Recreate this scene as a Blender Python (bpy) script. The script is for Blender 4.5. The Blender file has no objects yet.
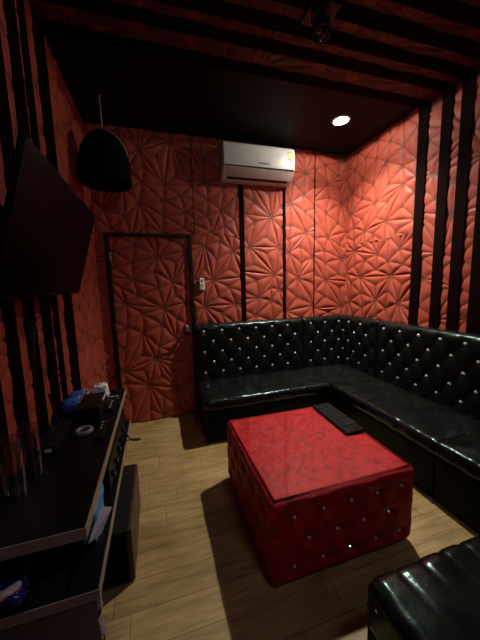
import bpy, bmesh, math, random
import numpy as np
from mathutils import Vector, Matrix, Euler
PI = math.pi
scn = bpy.context.scene
COL = scn.collection
rnd = random.Random(7)

# ------------------------------------------------------------------ room dimensions (metres)
XL, XR, H = 0.30, 3.25, 3.03
YF = -3.75            # wall behind the camera; the back wall is y = 0

# ------------------------------------------------------------------ materials
def new_mat(name):
    m = bpy.data.materials.new(name); m.use_nodes = True
    nt = m.node_tree; b = nt.nodes['Principled BSDF']
    return m, nt, b
def N(nt, t, **kw):
    n = nt.nodes.new(t)
    for k, v in kw.items():
        if k in n.inputs: n.inputs[k].default_value = v
        else: setattr(n, k, v)
    return n
def ramp(nt, stops):
    r = nt.nodes.new('ShaderNodeValToRGB'); e = r.color_ramp.elements
    while len(e) < len(stops): e.new(0.5)
    for i, (p, c) in enumerate(stops):
        e[i].position = p; e[i].color = (*c, 1)
    return r
def noise_mat(name, c1, c2, scale=20, rough=0.5, metallic=0.0, bump=0.0, bscale=None, detail=4, lo=.35, hi=.65, spec=None, coat=0, stretch=None):
    m, nt, b = new_mat(name)
    tc = N(nt, 'ShaderNodeTexCoord')
    src = tc.outputs['Object']
    if stretch:
        mp = N(nt, 'ShaderNodeMapping'); mp.inputs['Scale'].default_value = stretch
        nt.links.new(src, mp.inputs['Vector']); src = mp.outputs['Vector']
    nz = N(nt, 'ShaderNodeTexNoise', Scale=scale, Detail=detail)
    nt.links.new(src, nz.inputs['Vector'])
    r = ramp(nt, [(lo, c1), (hi, c2)])
    nt.links.new(nz.outputs['Fac'], r.inputs['Fac']); nt.links.new(r.outputs['Color'], b.inputs['Base Color'])
    b.inputs['Roughness'].default_value = rough; b.inputs['Metallic'].default_value = metallic
    if spec is not None: b.inputs['Specular IOR Level'].default_value = spec
    if coat: b.inputs['Coat Weight'].default_value = coat; b.inputs['Coat Roughness'].default_value = .15
    if bump:
        nb = N(nt, 'ShaderNodeTexNoise', Scale=bscale or scale, Detail=6)
        nt.links.new(src, nb.inputs['Vector'])
        bp = N(nt, 'ShaderNodeBump', Strength=bump, Distance=0.004)
        nt.links.new(nb.outputs['Fac'], bp.inputs['Height']); nt.links.new(bp.outputs['Normal'], b.inputs['Normal'])
    return m
def flat_mat(name, c, rough=.5, metallic=0., **k):
    c2 = tuple(min(1, x*1.12+.0005) for x in c)
    return noise_mat(name, c, c2, scale=14, rough=rough, metallic=metallic, **k)

M = {}
# embossed red leatherette wall covering: coral facets, brown lines along the folds
def wallpaper(name='red_leatherette', c1=(.29, .051, .031), c2=(.375, .074, .044)):
    m, nt, b = new_mat(name)
    at = N(nt, 'ShaderNodeAttribute', attribute_name='fold')
    tc = N(nt, 'ShaderNodeTexCoord')
    nz = N(nt, 'ShaderNodeTexNoise', Scale=9.0, Detail=5); nt.links.new(tc.outputs['Object'], nz.inputs['Vector'])
    r = ramp(nt, [(.3, c1), (.7, c2)])
    nt.links.new(nz.outputs['Fac'], r.inputs['Fac'])
    rf = ramp(nt, [(0.0, (0, 0, 0)), (.13, (1, 1, 1))]); nt.links.new(at.outputs['Fac'], rf.inputs['Fac'])
    mx = N(nt, 'ShaderNodeMix', data_type='RGBA')
    nt.links.new(rf.outputs['Color'], mx.inputs['Factor'])
    mx.inputs['A'].default_value = (.16, .036, .021, 1)
    nt.links.new(r.outputs['Color'], mx.inputs['B'])
    nt.links.new(mx.outputs['Result'], b.inputs['Base Color'])
    b.inputs['Roughness'].default_value = .55
    b.inputs['Specular IOR Level'].default_value = .22
    nb = N(nt, 'ShaderNodeTexNoise', Scale=28.0, Detail=4); nt.links.new(tc.outputs['Object'], nb.inputs['Vector'])
    bp = N(nt, 'ShaderNodeBump', Strength=.25, Distance=.004)
    nt.links.new(nb.outputs['Fac'], bp.inputs['Height']); nt.links.new(bp.outputs['Normal'], b.inputs['Normal'])
    return m
M['paper'] = wallpaper()
M['paper_shaded'] = wallpaper('shaded_red_leatherette', (.045, .009, .008), (.062, .012, .010))  # same red covering, the ceiling's dimness put into its colour
M['stripe'] = noise_mat('dark_velvet_stripe', (.0035, .0006, .0005), (.007, .001, .0008), 30, rough=.8, bump=.2, spec=.03)
M['ceil'] = noise_mat('ceiling_black', (.0045, .0055, .008), (.006, .007, .010), 3, rough=.6, bump=.05, bscale=80, spec=.12)
M['black_frame'] = flat_mat('black_frame', (.006, .003, .0025), rough=.5, spec=.2)
M['leather'] = noise_mat('black_leatherette', (.003, .004, .0038), (.006, .0072, .0068), 6, rough=.29, bump=.35, bscale=22, spec=.28)
M['leather_seat'] = noise_mat('black_leatherette_seat', (.0035, .0045, .0042), (.007, .0082, .0078), 8, rough=.21, bump=.55, bscale=14, spec=.38)
M['leather_base'] = noise_mat('black_leatherette_base', (.003, .003, .003), (.005, .005, .005), 6, rough=.45, bump=.3, bscale=18, spec=.10)
M['crystal'] = flat_mat('crystal', (.88, .90, .92), rough=.12, metallic=.55)
M['chrome'] = flat_mat('chrome', (.75, .75, .75), rough=.2, metallic=1.)
M['brass'] = flat_mat('brass', (.55, .38, .14), rough=.3, metallic=1.)
M['white_plastic'] = flat_mat('white_plastic', (.50, .50, .46), rough=.4)
M['grey_plastic'] = flat_mat('grey_plastic', (.20, .20, .19), rough=.4)
M['lcd'] = flat_mat('lcd_grey', (.13, .15, .12), rough=.25)
M['vent_white'] = flat_mat('vent_white', (.50, .47, .43), rough=.4)
M['dark_gap'] = flat_mat('dark_gap', (.012, .010, .010), rough=.6)
M['cabinet'] = flat_mat('cabinet_black', (.009, .010, .010), rough=.4, spec=.4)
M['ring_grey'] = flat_mat('ring_grey', (.16, .16, .165), rough=.16)
M['black_gloss'] = flat_mat('black_gloss', (.004, .004, .0045), rough=.12)
M['black_plastic'] = flat_mat('black_plastic', (.004, .004, .0045), rough=.42, spec=.3)
M['tv_black'] = flat_mat('tv_black', (.002, .002, .002), rough=.6, spec=.1)
M['black_matte'] = flat_mat('black_matte', (.0018, .0018, .0018), rough=.8, spec=.06)
M['key'] = flat_mat('key_black', (.010, .010, .011), rough=.5, spec=.2)
M['key_bed'] = flat_mat('key_bed', (.002, .002, .002), rough=.6, spec=.1)
M['remote_white'] = flat_mat('remote_white', (.78, .77, .72), rough=.4)
M['screen'] = flat_mat('screen', (.003, .002, .002), rough=.4, spec=.04)
M['yellow'] = flat_mat('label_yellow', (.58, .53, .16), rough=.5)
M['green'] = flat_mat('label_green', (.10, .28, .10), rough=.5)
M['ink'] = flat_mat('ink', (.03, .03, .035), rough=.5)
M['board'] = noise_mat('black_board', (.003, .003, .004), (.005, .005, .0065), 5, rough=.34, bump=.05, bscale=60, spec=.25)
M['edge_tan'] = noise_mat('edge_tan', (.26, .20, .12), (.33, .26, .155), 8, rough=.6, stretch=(1, 1, 6))
M['edge_grey'] = noise_mat('edge_grey', (.15, .13, .16), (.20, .175, .21), 10, rough=.5)
M['slate'] = noise_mat('slate_panel', (.034, .038, .060), (.05, .055, .085), 6, rough=.4)
M['wood_side'] = noise_mat('brown_wood_side', (.05, .026, .011), (.09, .048, .02), 5, rough=.5, stretch=(1, 12, 12))
M['blue'] = noise_mat('blue_foam', (.010, .055, .30), (.018, .085, .42), 30, rough=.7, bump=.3, bscale=90)
M['blue_film'] = noise_mat('blue_film', (.008, .010, .14), (.016, .022, .28), 14, rough=.18, bump=.8, bscale=24)
M['paper_blue'] = noise_mat('printed_blue', (.03, .16, .38), (.10, .35, .60), 16, rough=.45)
M['silver'] = noise_mat('silver_print', (.10, .10, .10), (.75, .75, .72), 60, rough=.3, metallic=.3, lo=.45, hi=.55)
M['silver_glint'] = noise_mat('silver_glint', (.60, .60, .58), (.80, .80, .76), 20, rough=.2, metallic=.0, bump=.4, bscale=30)
M['tissue'] = noise_mat('white_tissue', (.70, .66, .66), (.85, .82, .82), 20, rough=.85, bump=.6, bscale=40)
M['white_paper'] = noise_mat('white_paper', (.55, .56, .64), (.68, .69, .76), 12, rough=.55)

for k in ('leather', 'leather_seat', 'leather_base'):
    M[k].node_tree.nodes['Principled BSDF'].inputs['Specular Tint'].default_value = (.62, 1, .94, 1)
def velvet(name, c1, c2, sc, lo=.36, hi=.60):
    m = noise_mat(name, c1, c2, sc, rough=.62, bump=.35, bscale=70, detail=9, lo=lo, hi=hi, spec=.25)
    b = m.node_tree.nodes['Principled BSDF']
    b.inputs['Sheen Weight'].default_value = .25; b.inputs['Sheen Roughness'].default_value = .35
    b.inputs['Sheen Tint'].default_value = (1, .12, .10, 1)
    return m
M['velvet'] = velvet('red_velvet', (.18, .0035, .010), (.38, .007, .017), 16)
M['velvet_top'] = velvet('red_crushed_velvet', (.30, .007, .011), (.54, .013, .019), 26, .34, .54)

def glass_mat(name, tint, gl=.045):
    m, nt, b = new_mat(name); nt.nodes.remove(b)
    out = nt.nodes['Material Output']
    tr = N(nt, 'ShaderNodeBsdfTransparent'); tr.inputs['Color'].default_value = (*tint, 1)
    g = N(nt, 'ShaderNodeBsdfGlossy'); g.inputs['Roughness'].default_value = .05
    lw = N(nt, 'ShaderNodeLayerWeight', Blend=.5)
    pw = N(nt, 'ShaderNodeMath', operation='POWER'); pw.inputs[1].default_value = 4.0
    nt.links.new(lw.outputs['Facing'], pw.inputs[0])
    fr = N(nt, 'ShaderNodeMath', operation='MULTIPLY_ADD'); fr.inputs[1].default_value = .8; fr.inputs[2].default_value = gl
    nt.links.new(pw.outputs[0], fr.inputs[0])
    mx = N(nt, 'ShaderNodeMixShader')
    nt.links.new(fr.outputs[0], mx.inputs[0]); nt.links.new(tr.outputs[0], mx.inputs[1]); nt.links.new(g.outputs[0], mx.inputs[2])
    nt.links.new(mx.outputs[0], out.inputs['Surface'])
    return m
M['glass'] = glass_mat('clear_glass', (.97, .97, .97), .025)
M['tumbler'] = glass_mat('tumbler_glass', (.84, .86, .85), .12)

def emis(name, c, s):
    m, nt, b = new_mat(name)
    b.inputs['Base Color'].default_value = (.8, .8, .8, 1)
    b.inputs['Emission Color'].default_value = (*c, 1); b.inputs['Emission Strength'].default_value = s
    return m
M['lamp'] = emis('lamp_lens', (1, .93, .82), 40)
M['red_led'] = emis('red_led', (1, .02, .03), 1.5)

def floor_mat():
    m, nt, b = new_mat('oak_vinyl_planks')
    tc = N(nt, 'ShaderNodeTexCoord')
    mp = N(nt, 'ShaderNodeMapping'); mp.inputs['Location'].default_value = (-.725, 1.77, 0)
    nt.links.new(tc.outputs['Object'], mp.inputs['Vector'])
    sx = N(nt, 'ShaderNodeSeparateXYZ'); nt.links.new(mp.outputs['Vector'], sx.inputs[0])
    dv = N(nt, 'ShaderNodeMath', operation='DIVIDE'); dv.inputs[1].default_value = .1505; nt.links.new(sx.outputs['Y'], dv.inputs[0])
    flr = N(nt, 'ShaderNodeMath', operation='FLOOR'); nt.links.new(dv.outputs[0], flr.inputs[0])
    wn = N(nt, 'ShaderNodeTexWhiteNoise', noise_dimensions='1D'); nt.links.new(flr.outputs[0], wn.inputs['W'])
    ma = N(nt, 'ShaderNodeMath', operation='MULTIPLY_ADD'); ma.inputs[1].default_value = .91
    nt.links.new(wn.outputs['Value'], ma.inputs[0]); nt.links.new(sx.outputs['X'], ma.inputs[2])
    cx = N(nt, 'ShaderNodeCombineXYZ'); nt.links.new(ma.outputs[0], cx.inputs['X']); nt.links.new(sx.outputs['Y'], cx.inputs['Y'])
    def brick(c1, c2, cm, ms):
        k = N(nt, 'ShaderNodeTexBrick', Scale=1.0)
        k.inputs['Color1'].default_value = (*c1, 1); k.inputs['Color2'].default_value = (*c2, 1); k.inputs['Mortar'].default_value = (*cm, 1)
        k.inputs['Mortar Size'].default_value = ms; k.inputs['Mortar Smooth'].default_value = .3; k.inputs['Bias'].default_value = 0
        k.inputs['Brick Width'].default_value = .91; k.inputs['Row Height'].default_value = .1505
        k.offset = 0
        nt.links.new(cx.outputs[0], k.inputs['Vector'])
        return k
    bk = brick((.34, .240, .100), (.41, .297, .130), (.14, .09, .045), .0018)
    ms2 = N(nt, 'ShaderNodeMapping'); ms2.inputs['Scale'].default_value = (1.6, 14, 1)
    nt.links.new(tc.outputs['Object'], ms2.inputs['Vector'])
    nz = N(nt, 'ShaderNodeTexNoise', Scale=2.2, Detail=8, Roughness=.62); nt.links.new(ms2.outputs['Vector'], nz.inputs['Vector'])
    r = ramp(nt, [(.32, (.60, .55, .50)), (.50, (.92, .90, .88)), (.68, (1.18, 1.15, 1.1))])
    nt.links.new(nz.outputs['Fac'], r.inputs['Fac'])
    mx = N(nt, 'ShaderNodeMix', data_type='RGBA', blend_type='MULTIPLY'); mx.inputs['Factor'].default_value = 1
    nt.links.new(bk.outputs['Color'], mx.inputs['A']); nt.links.new(r.outputs['Color'], mx.inputs['B'])
    nk = N(nt, 'ShaderNodeTexNoise', Scale=3.0, Detail=5); nt.links.new(tc.outputs['Object'], nk.inputs['Vector'])
    rk = ramp(nt, [(.36, (.74, .70, .64)), (.55, (1, 1, 1))]); nt.links.new(nk.outputs['Fac'], rk.inputs['Fac'])
    m2 = N(nt, 'ShaderNodeMix', data_type='RGBA', blend_type='MULTIPLY'); m2.inputs['Factor'].default_value = 1
    nt.links.new(mx.outputs['Result'], m2.inputs['A']); nt.links.new(rk.outputs['Color'], m2.inputs['B'])
    nt.links.new(m2.outputs['Result'], b.inputs['Base Color'])
    b.inputs['Roughness'].default_value = .5; b.inputs['Specular IOR Level'].default_value = .35
    bp = N(nt, 'ShaderNodeBump', Strength=.4, Distance=.002)
    nt.links.new(bk.outputs['Fac'], bp.inputs['Height']); bp.invert = True
    nt.links.new(bp.outputs['Normal'], b.inputs['Normal'])
    return m
M['floor'] = floor_mat()

# ------------------------------------------------------------------ object helpers
def link(o, parent=None):
    COL.objects.link(o)
    if parent is not None: o.parent = parent
    return o
def wloc(p):
    v = Vector((0, 0, 0))
    while p is not None: v += p.location; p = p.parent
    return v
def obj(name, bm, mat, parent=None, smooth=False, local=False, loc=None, angle=None):
    """link a bmesh as ONE object; unless local, coordinates are world ones and get re-based on the parent"""
    if parent is not None and not local:
        bmesh.ops.translate(bm, verts=bm.verts, vec=-wloc(parent))
    me = bpy.data.meshes.new(name); bm.normal_update(); bm.to_mesh(me); bm.free()
    for m in (mat if isinstance(mat, (list, tuple)) else [mat]): me.materials.append(m)
    if smooth:
        for p in me.polygons: p.use_smooth = True
        if angle is not None:
            me.set_sharp_from_angle(angle=math.radians(angle))
    o = bpy.data.objects.new(name, me)
    if loc is not None: o.location = loc
    return link(o, parent)
def thing(name, label, cat, loc=(0, 0, 0), rotz=0, group=None):
    o = bpy.data.objects.new(name, None); link(o); o.empty_display_size = .1
    o.location = loc; o.rotation_euler = (0, 0, rotz)
    o['label'] = label; o['category'] = cat
    if group: o['group'] = group
    return o
def tag(o, label, cat, group=None):
    o['label'] = label; o['category'] = cat
    if group: o['group'] = group
    return o
def struct(o): o['kind'] = 'structure'; return o
def dup(root, loc, label, rotz=None, group=None):
    r = root.copy(); COL.objects.link(r); r.location = loc; r['label'] = label
    if rotz is not None: r.rotation_euler = (0, 0, rotz)
    if group: r['group'] = group
    for ch in list(root.children):
        c = ch.copy(); COL.objects.link(c); c.parent = r
        for g in ch.children:
            d = g.copy(); COL.objects.link(d); d.parent = c
    return r
B = bmesh.new
def box(bm, x0, x1, y0, y1, z0, z1, bev=0, seg=2):
    vs = [bm.verts.new((x, y, z)) for z in (z0, z1) for y in (y0, y1) for x in (x0, x1)]
    fs = [bm.faces.new([vs[i] for i in f]) for f in ((0, 2, 3, 1), (4, 5, 7, 6), (0, 1, 5, 4), (2, 6, 7, 3), (0, 4, 6, 2), (1, 3, 7, 5))]
    if bev:
        es = set(e for f in fs for e in f.edges)
        bmesh.ops.bevel(bm, geom=list(es), offset=bev, segments=seg, affect='EDGES', profile=.5)
    return bm
def cyl(bm, p0, p1, r0, r1=None, seg=20, caps=True):
    r1 = r0 if r1 is None else r1
    p0, p1 = Vector(p0), Vector(p1); d = (p1-p0)
    mat = Matrix.Translation((p0+p1)/2) @ d.to_track_quat('Z', 'Y').to_matrix().to_4x4()
    bmesh.ops.create_cone(bm, cap_ends=caps, segments=seg, radius1=r0, radius2=r1, depth=d.length, matrix=mat)
    return bm
def lathe(bm, prof, c=(0, 0, 0), seg=32):
    rings = []
    for r, z in prof:
        if r < 1e-6: rings.append([bm.verts.new((c[0], c[1], c[2]+z))])
        else: rings.append([bm.verts.new((c[0]+r*math.cos(2*PI*i/seg), c[1]+r*math.sin(2*PI*i/seg), c[2]+z)) for i in range(seg)])
    for a, b in zip(rings, rings[1:]):
        for i in range(seg):
            j = (i+1) % seg
            if len(a) == 1 and len(b) == 1: continue
            if len(a) == 1: bm.faces.new((a[0], b[j], b[i]))
            elif len(b) == 1: bm.faces.new((a[i], a[j], b[0]))
            else: bm.faces.new((a[i], a[j], b[j], b[i]))
    bmesh.ops.recalc_face_normals(bm, faces=bm.faces)
    return bm
def spline(pts, n=8):
    P = [Vector(p) for p in pts]; P = [2*P[0]-P[1]] + P + [2*P[-1]-P[-2]]; out = []
    for i in range(1, len(P)-2):
        for k in range(n):
            t = k/n; a, b, c, d = P[i-1:i+3]
            out.append(.5*((2*b)+(c-a)*t+(2*a-5*b+4*c-d)*t*t+(3*b-a-3*c+d)*t**3))
    out.append(P[-2]); return out
def tube(bm, pts, r, seg=8, closed=False):
    pts = [Vector(p) for p in pts]; n = len(pts); rings = []
    up = Vector((0, 0, 1)); prev = None
    for i, p in enumerate(pts):
        t = (pts[(i+1) % n]-pts[i-1]) if closed else (pts[min(i+1, n-1)]-pts[max(i-1, 0)])
        t.normalize()
        a = t.cross(up if prev is None else prev) if prev is None else None
        if prev is None:
            if a.length < 1e-3: a = t.cross(Vector((1, 0, 0)))
            nrm = a.normalized()
        else:
            nrm = (prev-t*prev.dot(t)).normalized()
        prev = nrm; bi = t.cross(nrm)
        rings.append([bm.verts.new(p+r*(math.cos(2*PI*k/seg)*nrm+math.sin(2*PI*k/seg)*bi)) for k in range(seg)])
    m = n if closed else n-1
    for i in range(m):
        a, b = rings[i], rings[(i+1) % n]
        for k in range(seg): bm.faces.new((a[k], a[(k+1) % seg], b[(k+1) % seg], b[k]))
    if not closed:
        bm.faces.new(list(reversed(rings[0]))); bm.faces.new(rings[-1])
    bmesh.ops.recalc_face_normals(bm, faces=bm.faces)
    return bm
def rgrid(bm, x0, x1, y0, y1, z0, z1, r, res=.02, fn=None):
    """rounded box as a fine grid; fn(p, n) gives an offset along the normal"""
    lo, hi = Vector((x0, y0, z0)), Vector((x1, y1, z1))
    def ax(a, b):
        s = [a+r*(1-math.cos(PI/2*k/5)) for k in range(5)]
        n = max(1, int(math.ceil((b-a-2*r)/res)))
        m = [a+r+(b-a-2*r)*k/n for k in range(n+1)]
        e = [b-r*(1-math.cos(PI/2*k/5)) for k in range(4, -1, -1)]
        return s+m+e
    A = [ax(lo[i], hi[i]) for i in range(3)]
    cache = {}
    def vert(p):
        k = tuple(round(c, 5) for c in p)
        if k in cache: return cache[k]
        q = Vector(tuple(min(max(p[i], lo[i]+r), hi[i]-r) for i in range(3)))
        d = Vector(p)-q
        n = d.normalized() if d.length > 1e-9 else Vector((0, 0, 1))
        w = q+n*r
        if fn: w = w+n*fn(w, n)
        v = bm.verts.new(w); cache[k] = v; return v
    for i in range(3):
        j, k = (i+1) % 3, (i+2) % 3
        for side, val in ((0, lo[i]), (1, hi[i])):
            for a0, a1 in zip(A[j], A[j][1:]):
                for b0, b1 in zip(A[k], A[k][1:]):
                    q = []
                    for (a, b) in ((a0, b0), (a1, b0), (a1, b1), (a0, b1)):
                        p = [0, 0, 0]; p[i] = val; p[j] = a; p[k] = b; q.append(vert(p))
                    if len(set(q)) < 4: continue
                    try: bm.faces.new(q if side else q[::-1])
                    except ValueError: pass
    return bm
def vnoise(x, y, s=0):
    return math.sin(x*1.7+s)*math.cos(y*2.3-s)+.5*math.sin(x*3.9-y*2.9+s*2)+.3*math.cos(x*7.1+y*6.3+s)

# ------------------------------------------------------------------ embossed star relief
def relief(bm, w, h, seed, to_world, S=.35, depth=1.0, n=7, clip=None):
    depth *= .85
    ca, cb = clip or (0, w)
    """facets of an embossed star pattern over a w x h rectangle; to_world(u, v, d) -> point"""
    R = random.Random(seed)
    fold = bm.verts.layers.float.get('fold') or bm.verts.layers.float.new('fold')
    tmp = bmesh.new(); tf = tmp.verts.layers.float.new('fold')
    rows = int(h/(S*.866))+4; cols = int(w/S)+4
    ou, ov = R.random()*S, R.random()*S
    st = {}
    for j in range(rows):
        for i in range(cols):
            u = (i-1.5+.5*(j % 2))*S-ou*.6+R.uniform(-.21, .21)*S
            v = (j-1.5)*S*.866-ov*.6+R.uniform(-.21, .21)*S
            st[i, j] = (u, v, R.uniform(.002, .006)*depth)
    def tri(a, b, c):
        if max(a[0], b[0], c[0]) < ca or min(a[0], b[0], c[0]) > cb: return
        grid = {}
        for p in range(n+1):
            for q in range(n+1-p):
                s = n-p-q
                l = (p/n, q/n, s/n)
                u = l[0]*a[0]+l[1]*b[0]+l[2]*c[0]; v = l[0]*a[1]+l[1]*b[1]+l[2]*c[1]
                m = min(l)*3
                hh = l[0]*a[2]+l[1]*b[2]+l[2]*c[2]+0.0165*depth*(1-(1-min(m, 1))**1.9)
                vt = tmp.verts.new((u, v, max(hh, .0015))); vt[tf] = m
                grid[p, q] = vt
        for p in range(n):
            for q in range(n-p):
                tmp.faces.new((grid[p, q], grid[p+1, q], grid[p, q+1]))
                if p+q < n-1: tmp.faces.new((grid[p+1, q], grid[p+1, q+1], grid[p, q+1]))
    cent = {}; owner = {}
    for j in range(rows-1):
        for i in range(cols-1):
            if j % 2 == 0: ts = (((i, j), (i+1, j), (i, j+1)), ((i+1, j), (i+1, j+1), (i, j+1)))
            else: ts = (((i, j), (i+1, j), (i+1, j+1)), ((i, j), (i+1, j+1), (i, j+1)))
            for t in ts:
                P = [st[k] for k in t]
                l = [R.uniform(.22, .45) for _ in range(3)]; sl = sum(l); l = [x/sl for x in l]
                c = (sum(l[k]*P[k][0] for k in range(3)), sum(l[k]*P[k][1] for k in range(3)), R.uniform(.004, .015)*depth)
                cent[t] = c
                for k in range(3):
                    e = frozenset((t[k], t[(k+1) % 3])); owner.setdefault(e, []).append((t, t[k], t[(k+1) % 3]))
    for e, L in owner.items():
        t, a, b = L[0]
        A_, B_, C_ = st[a], st[b], cent[t]
        if len(L) == 2 and R.random() < .5:          # fold runs between the two facet centres instead
            D_ = cent[L[1][0]]
            tri(A_, D_, C_); tri(D_, B_, C_)
        else:
            tri(A_, B_, C_)
            if len(L) == 2: tri(B_, A_, cent[L[1][0]])
    for co, no in (((ca, 0, 0), (-1, 0, 0)), ((cb, 0, 0), (1, 0, 0)), ((0, 0, 0), (0, -1, 0)), ((0, h, 0), (0, 1, 0))):
        bmesh.ops.bisect_plane(tmp, geom=tmp.verts[:]+tmp.edges[:]+tmp.faces[:], plane_co=co, plane_no=no, clear_outer=True)
    mp = {}
    for v in tmp.verts:
        nv = bm.verts.new(to_world(v.co.x, v.co.y, v.co.z)); nv[fold] = v[tf]; mp[v] = nv
    for f in tmp.faces:
        try: bm.faces.new([mp[v] for v in f.verts])
        except ValueError: pass
    tmp.free()

def facing(bm, d):
    """turn all relief faces towards direction d"""
    bm.normal_update()
    rev = [f for f in bm.faces if f.normal.dot(Vector(d)) < 0]
    if rev: bmesh.ops.reverse_faces(bm, faces=rev)
def set_fold_default(bm, verts):
    fold = bm.verts.layers.float.get('fold') or bm.verts.layers.float.new('fold')
    for v in verts: v[fold] = .0

def wall_mesh(name, slab, panels, toward, parent=None):
    bm = B(); bm.verts.layers.float.new('fold')
    for p in panels: relief(bm, *p)
    facing(bm, toward)
    if slab: box(bm, *slab)
    o = obj(name, bm, M['paper'], parent, smooth=True, angle=60)
    return o

# back wall (plane y = 0, relief towards -y); panels: x0, x1, z0, z1, seed
def back(x0, x1, z0, z1, seed, y=0):
    return (x1-x0, z1-z0, seed, lambda u, v, d: (x0+u, y-d, z0+v))
STR = [(-1.088, -.99), (-1.30, -1.207), (-1.46, -1.365), (-1.63, -1.53), (-1.80, -1.70), (-1.97, -1.87), (-2.14, -2.04)]
LST = [(-1.165, -.992), (-1.366, -1.285), (-1.526, -1.408), (-1.71, -1.61), (-1.885, -1.80), (-2.06, -1.97), (-2.24, -2.14)]
def gaps(strips, lo, hi):
    e = [hi]
    for a, b in strips: e += [b, a]
    e += [lo]
    return [(e[i+1], e[i]) for i in range(0, len(e), 2)]
struct(wall_mesh('wall_back', (XL-.15, XR+.15, .002, .15, 0, H),
    [back(XL, .405, 0, 2.03, 1), back(XL, 1.298, 2.03, H, 2), back(1.255, 1.808, 0, 2.03, 3), back(1.306, 1.808, 2.03, H, 13), back(1.870, 2.345, 0, H, 4),
     back(2.388, 2.768, 0, H, 5), back(2.783, XR, 0, H, 6)], (0, -1, 0)))
# right wall (plane x = XR)
def right(y0, y1, z0, z1, seed, dep=1.0, clip=None):
    return (y1-y0, z1-z0, seed, lambda u, v, d: (XR-d, y0+u, z0+v), .35, dep, 7, clip)
def left(y0, y1, z0, z1, seed, dep=1.0, clip=None):
    return (y1-y0, z1-z0, seed, lambda u, v, d: (XL+d, y0+u, z0+v), .35, dep, 7, clip)
struct(wall_mesh('wall_right', (XR+.002, XR+.15, YF, 0, 0, H),
    [right(-.99, 0, 0, 1.93, 21), right(-.99, 0, 1.93, H, 22)] +
    [right(-2.6, -.99, 0, H, 23, .6, (a+2.6, b+2.6)) for a, b in gaps(STR, -2.6, -.99)[1:]] + [right(YF, -2.6, 0, H, 24)], (-1, 0, 0)))
struct(wall_mesh('wall_left', (XL-.15, XL-.002, YF, 0, 0, H),
    [left(-.99, 0, 0, H, 31, .7)] +
    [left(-2.6, -.99, 0, H, 32, .45, (a+2.6, b+2.6)) for a, b in gaps(LST, -2.6, -.992)[1:]] + [left(YF, -2.6, 0, H, 33)], (1, 0, 0)))
bm = B(); bm.verts.layers.float.new('fold')
relief(bm, XR-XL, 3.7, 41, lambda u, v, d: (XL+u, YF+d, v*H/3.7), .4, 1, 4); facing(bm, (0, 1, 0))
box(bm, XL-.15, XR+.15, YF-.15, YF-.002, 0, H)
struct(obj('wall_front', bm, M['paper'], smooth=True, angle=60))
bm = B(); box(bm, XL-.15, XR+.15, YF-.15, .15, -.12, 0); struct(obj('floor', bm, M['floor']))
# ceiling: smooth black slab, and the same red covering carried across it nearer the camera
bm = B(); box(bm, XL-.15, XR+.15, YF-.15, .15, H+.002, H+.15); struct(obj('ceiling', bm, M['ceil']))
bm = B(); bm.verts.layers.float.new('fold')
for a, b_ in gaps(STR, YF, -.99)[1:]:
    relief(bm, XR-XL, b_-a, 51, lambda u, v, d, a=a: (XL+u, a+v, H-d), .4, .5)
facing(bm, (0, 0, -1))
struct(obj('ceiling_covering', bm, M['paper_shaded'], smooth=True, angle=60))

# dark stripes: up the right wall, over the ceiling, down the left wall; upright seams on the back wall
ntrim = 0
def trim(x0, x1, y0, y1, z0, z1):
    global ntrim
    ntrim += 1
    b = B(); box(b, x0, x1, y0, y1, z0, z1, .003, 1)
    return struct(obj('trim_%d' % ntrim, b, M['stripe']))
for (a, b_) in STR:
    trim(XR-.018, XR+.001, a, b_, 0, H)
    trim(XL+.015, XR-.019, a, b_, H-.010, H+.001)
for (a, b_) in LST: trim(XL-.001, XL+.014, a, b_, 0, H)
trim(1.808, 1.870, -.012, .001, 0, H)
trim(2.345, 2.388, -.012, .001, 0, H)
trim(2.768, 2.783, -.012, .001, 0, H)
trim(1.298, 1.306, -.010, .001, 2.04, H)

# ------------------------------------------------------------------ door in the back wall
door = bpy.data.objects.new('door_1', None); link(door); door.location = (.83, 0, 0); struct(door)
leaf = wall_mesh('door_leaf', (.446, 1.220, -.001, .006, .012, 2.0), [back(.446, 1.220, .012, 2.0, 61, -.001)], (0, -1, 0), None)
leaf.parent = door; leaf.location = (-.83, 0, 0)
bm = B()
box(bm, .402, .444, -.036, .003, 0, 2.035, .003, 1); obj('door_frame', bm, M['black_frame'], door)
bm = B(); box(bm, 1.222, 1.262, -.036, .003, 0, 2.035, .003, 1); obj('door_frame', bm, M['black_frame'], door)
bm = B(); box(bm, .444, 1.222, -.036, .003, 2.002, 2.035, .003, 1); obj('door_frame', bm, M['black_frame'], door)
hd = B(); lathe(hd, [(0, 0), (.028, 0), (.028, .006), (.012, .010), (.011, .035), (.022, .045), (.028, .058), (.024, .072), (0, .078)], seg=24)
bmesh.ops.rotate(hd, verts=hd.verts, cent=(0, 0, 0), matrix=Matrix.Rotation(PI/2, 3, 'X'))
bmesh.ops.translate(hd, verts=hd.verts, vec=(1.168, -.020, 1.015))
knob = obj('door_handle', hd, M['chrome'], door, smooth=True, angle=50)
bm = B(); box(bm, 1.140, 1.196, -.022, -.012, .94, 1.06, .01, 3); obj('handle_plate', bm, M['black_gloss'], door)
for z in (.25, 1.086, 1.80):
    bm = B(); cyl(bm, (.4465, -.040, z-.04), (.4465, -.040, z+.04), .006, seg=10); box(bm, .436, .458, -.039, -.034, z-.04, z+.04)
    obj('hinge', bm, M['brass'], door)

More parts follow.
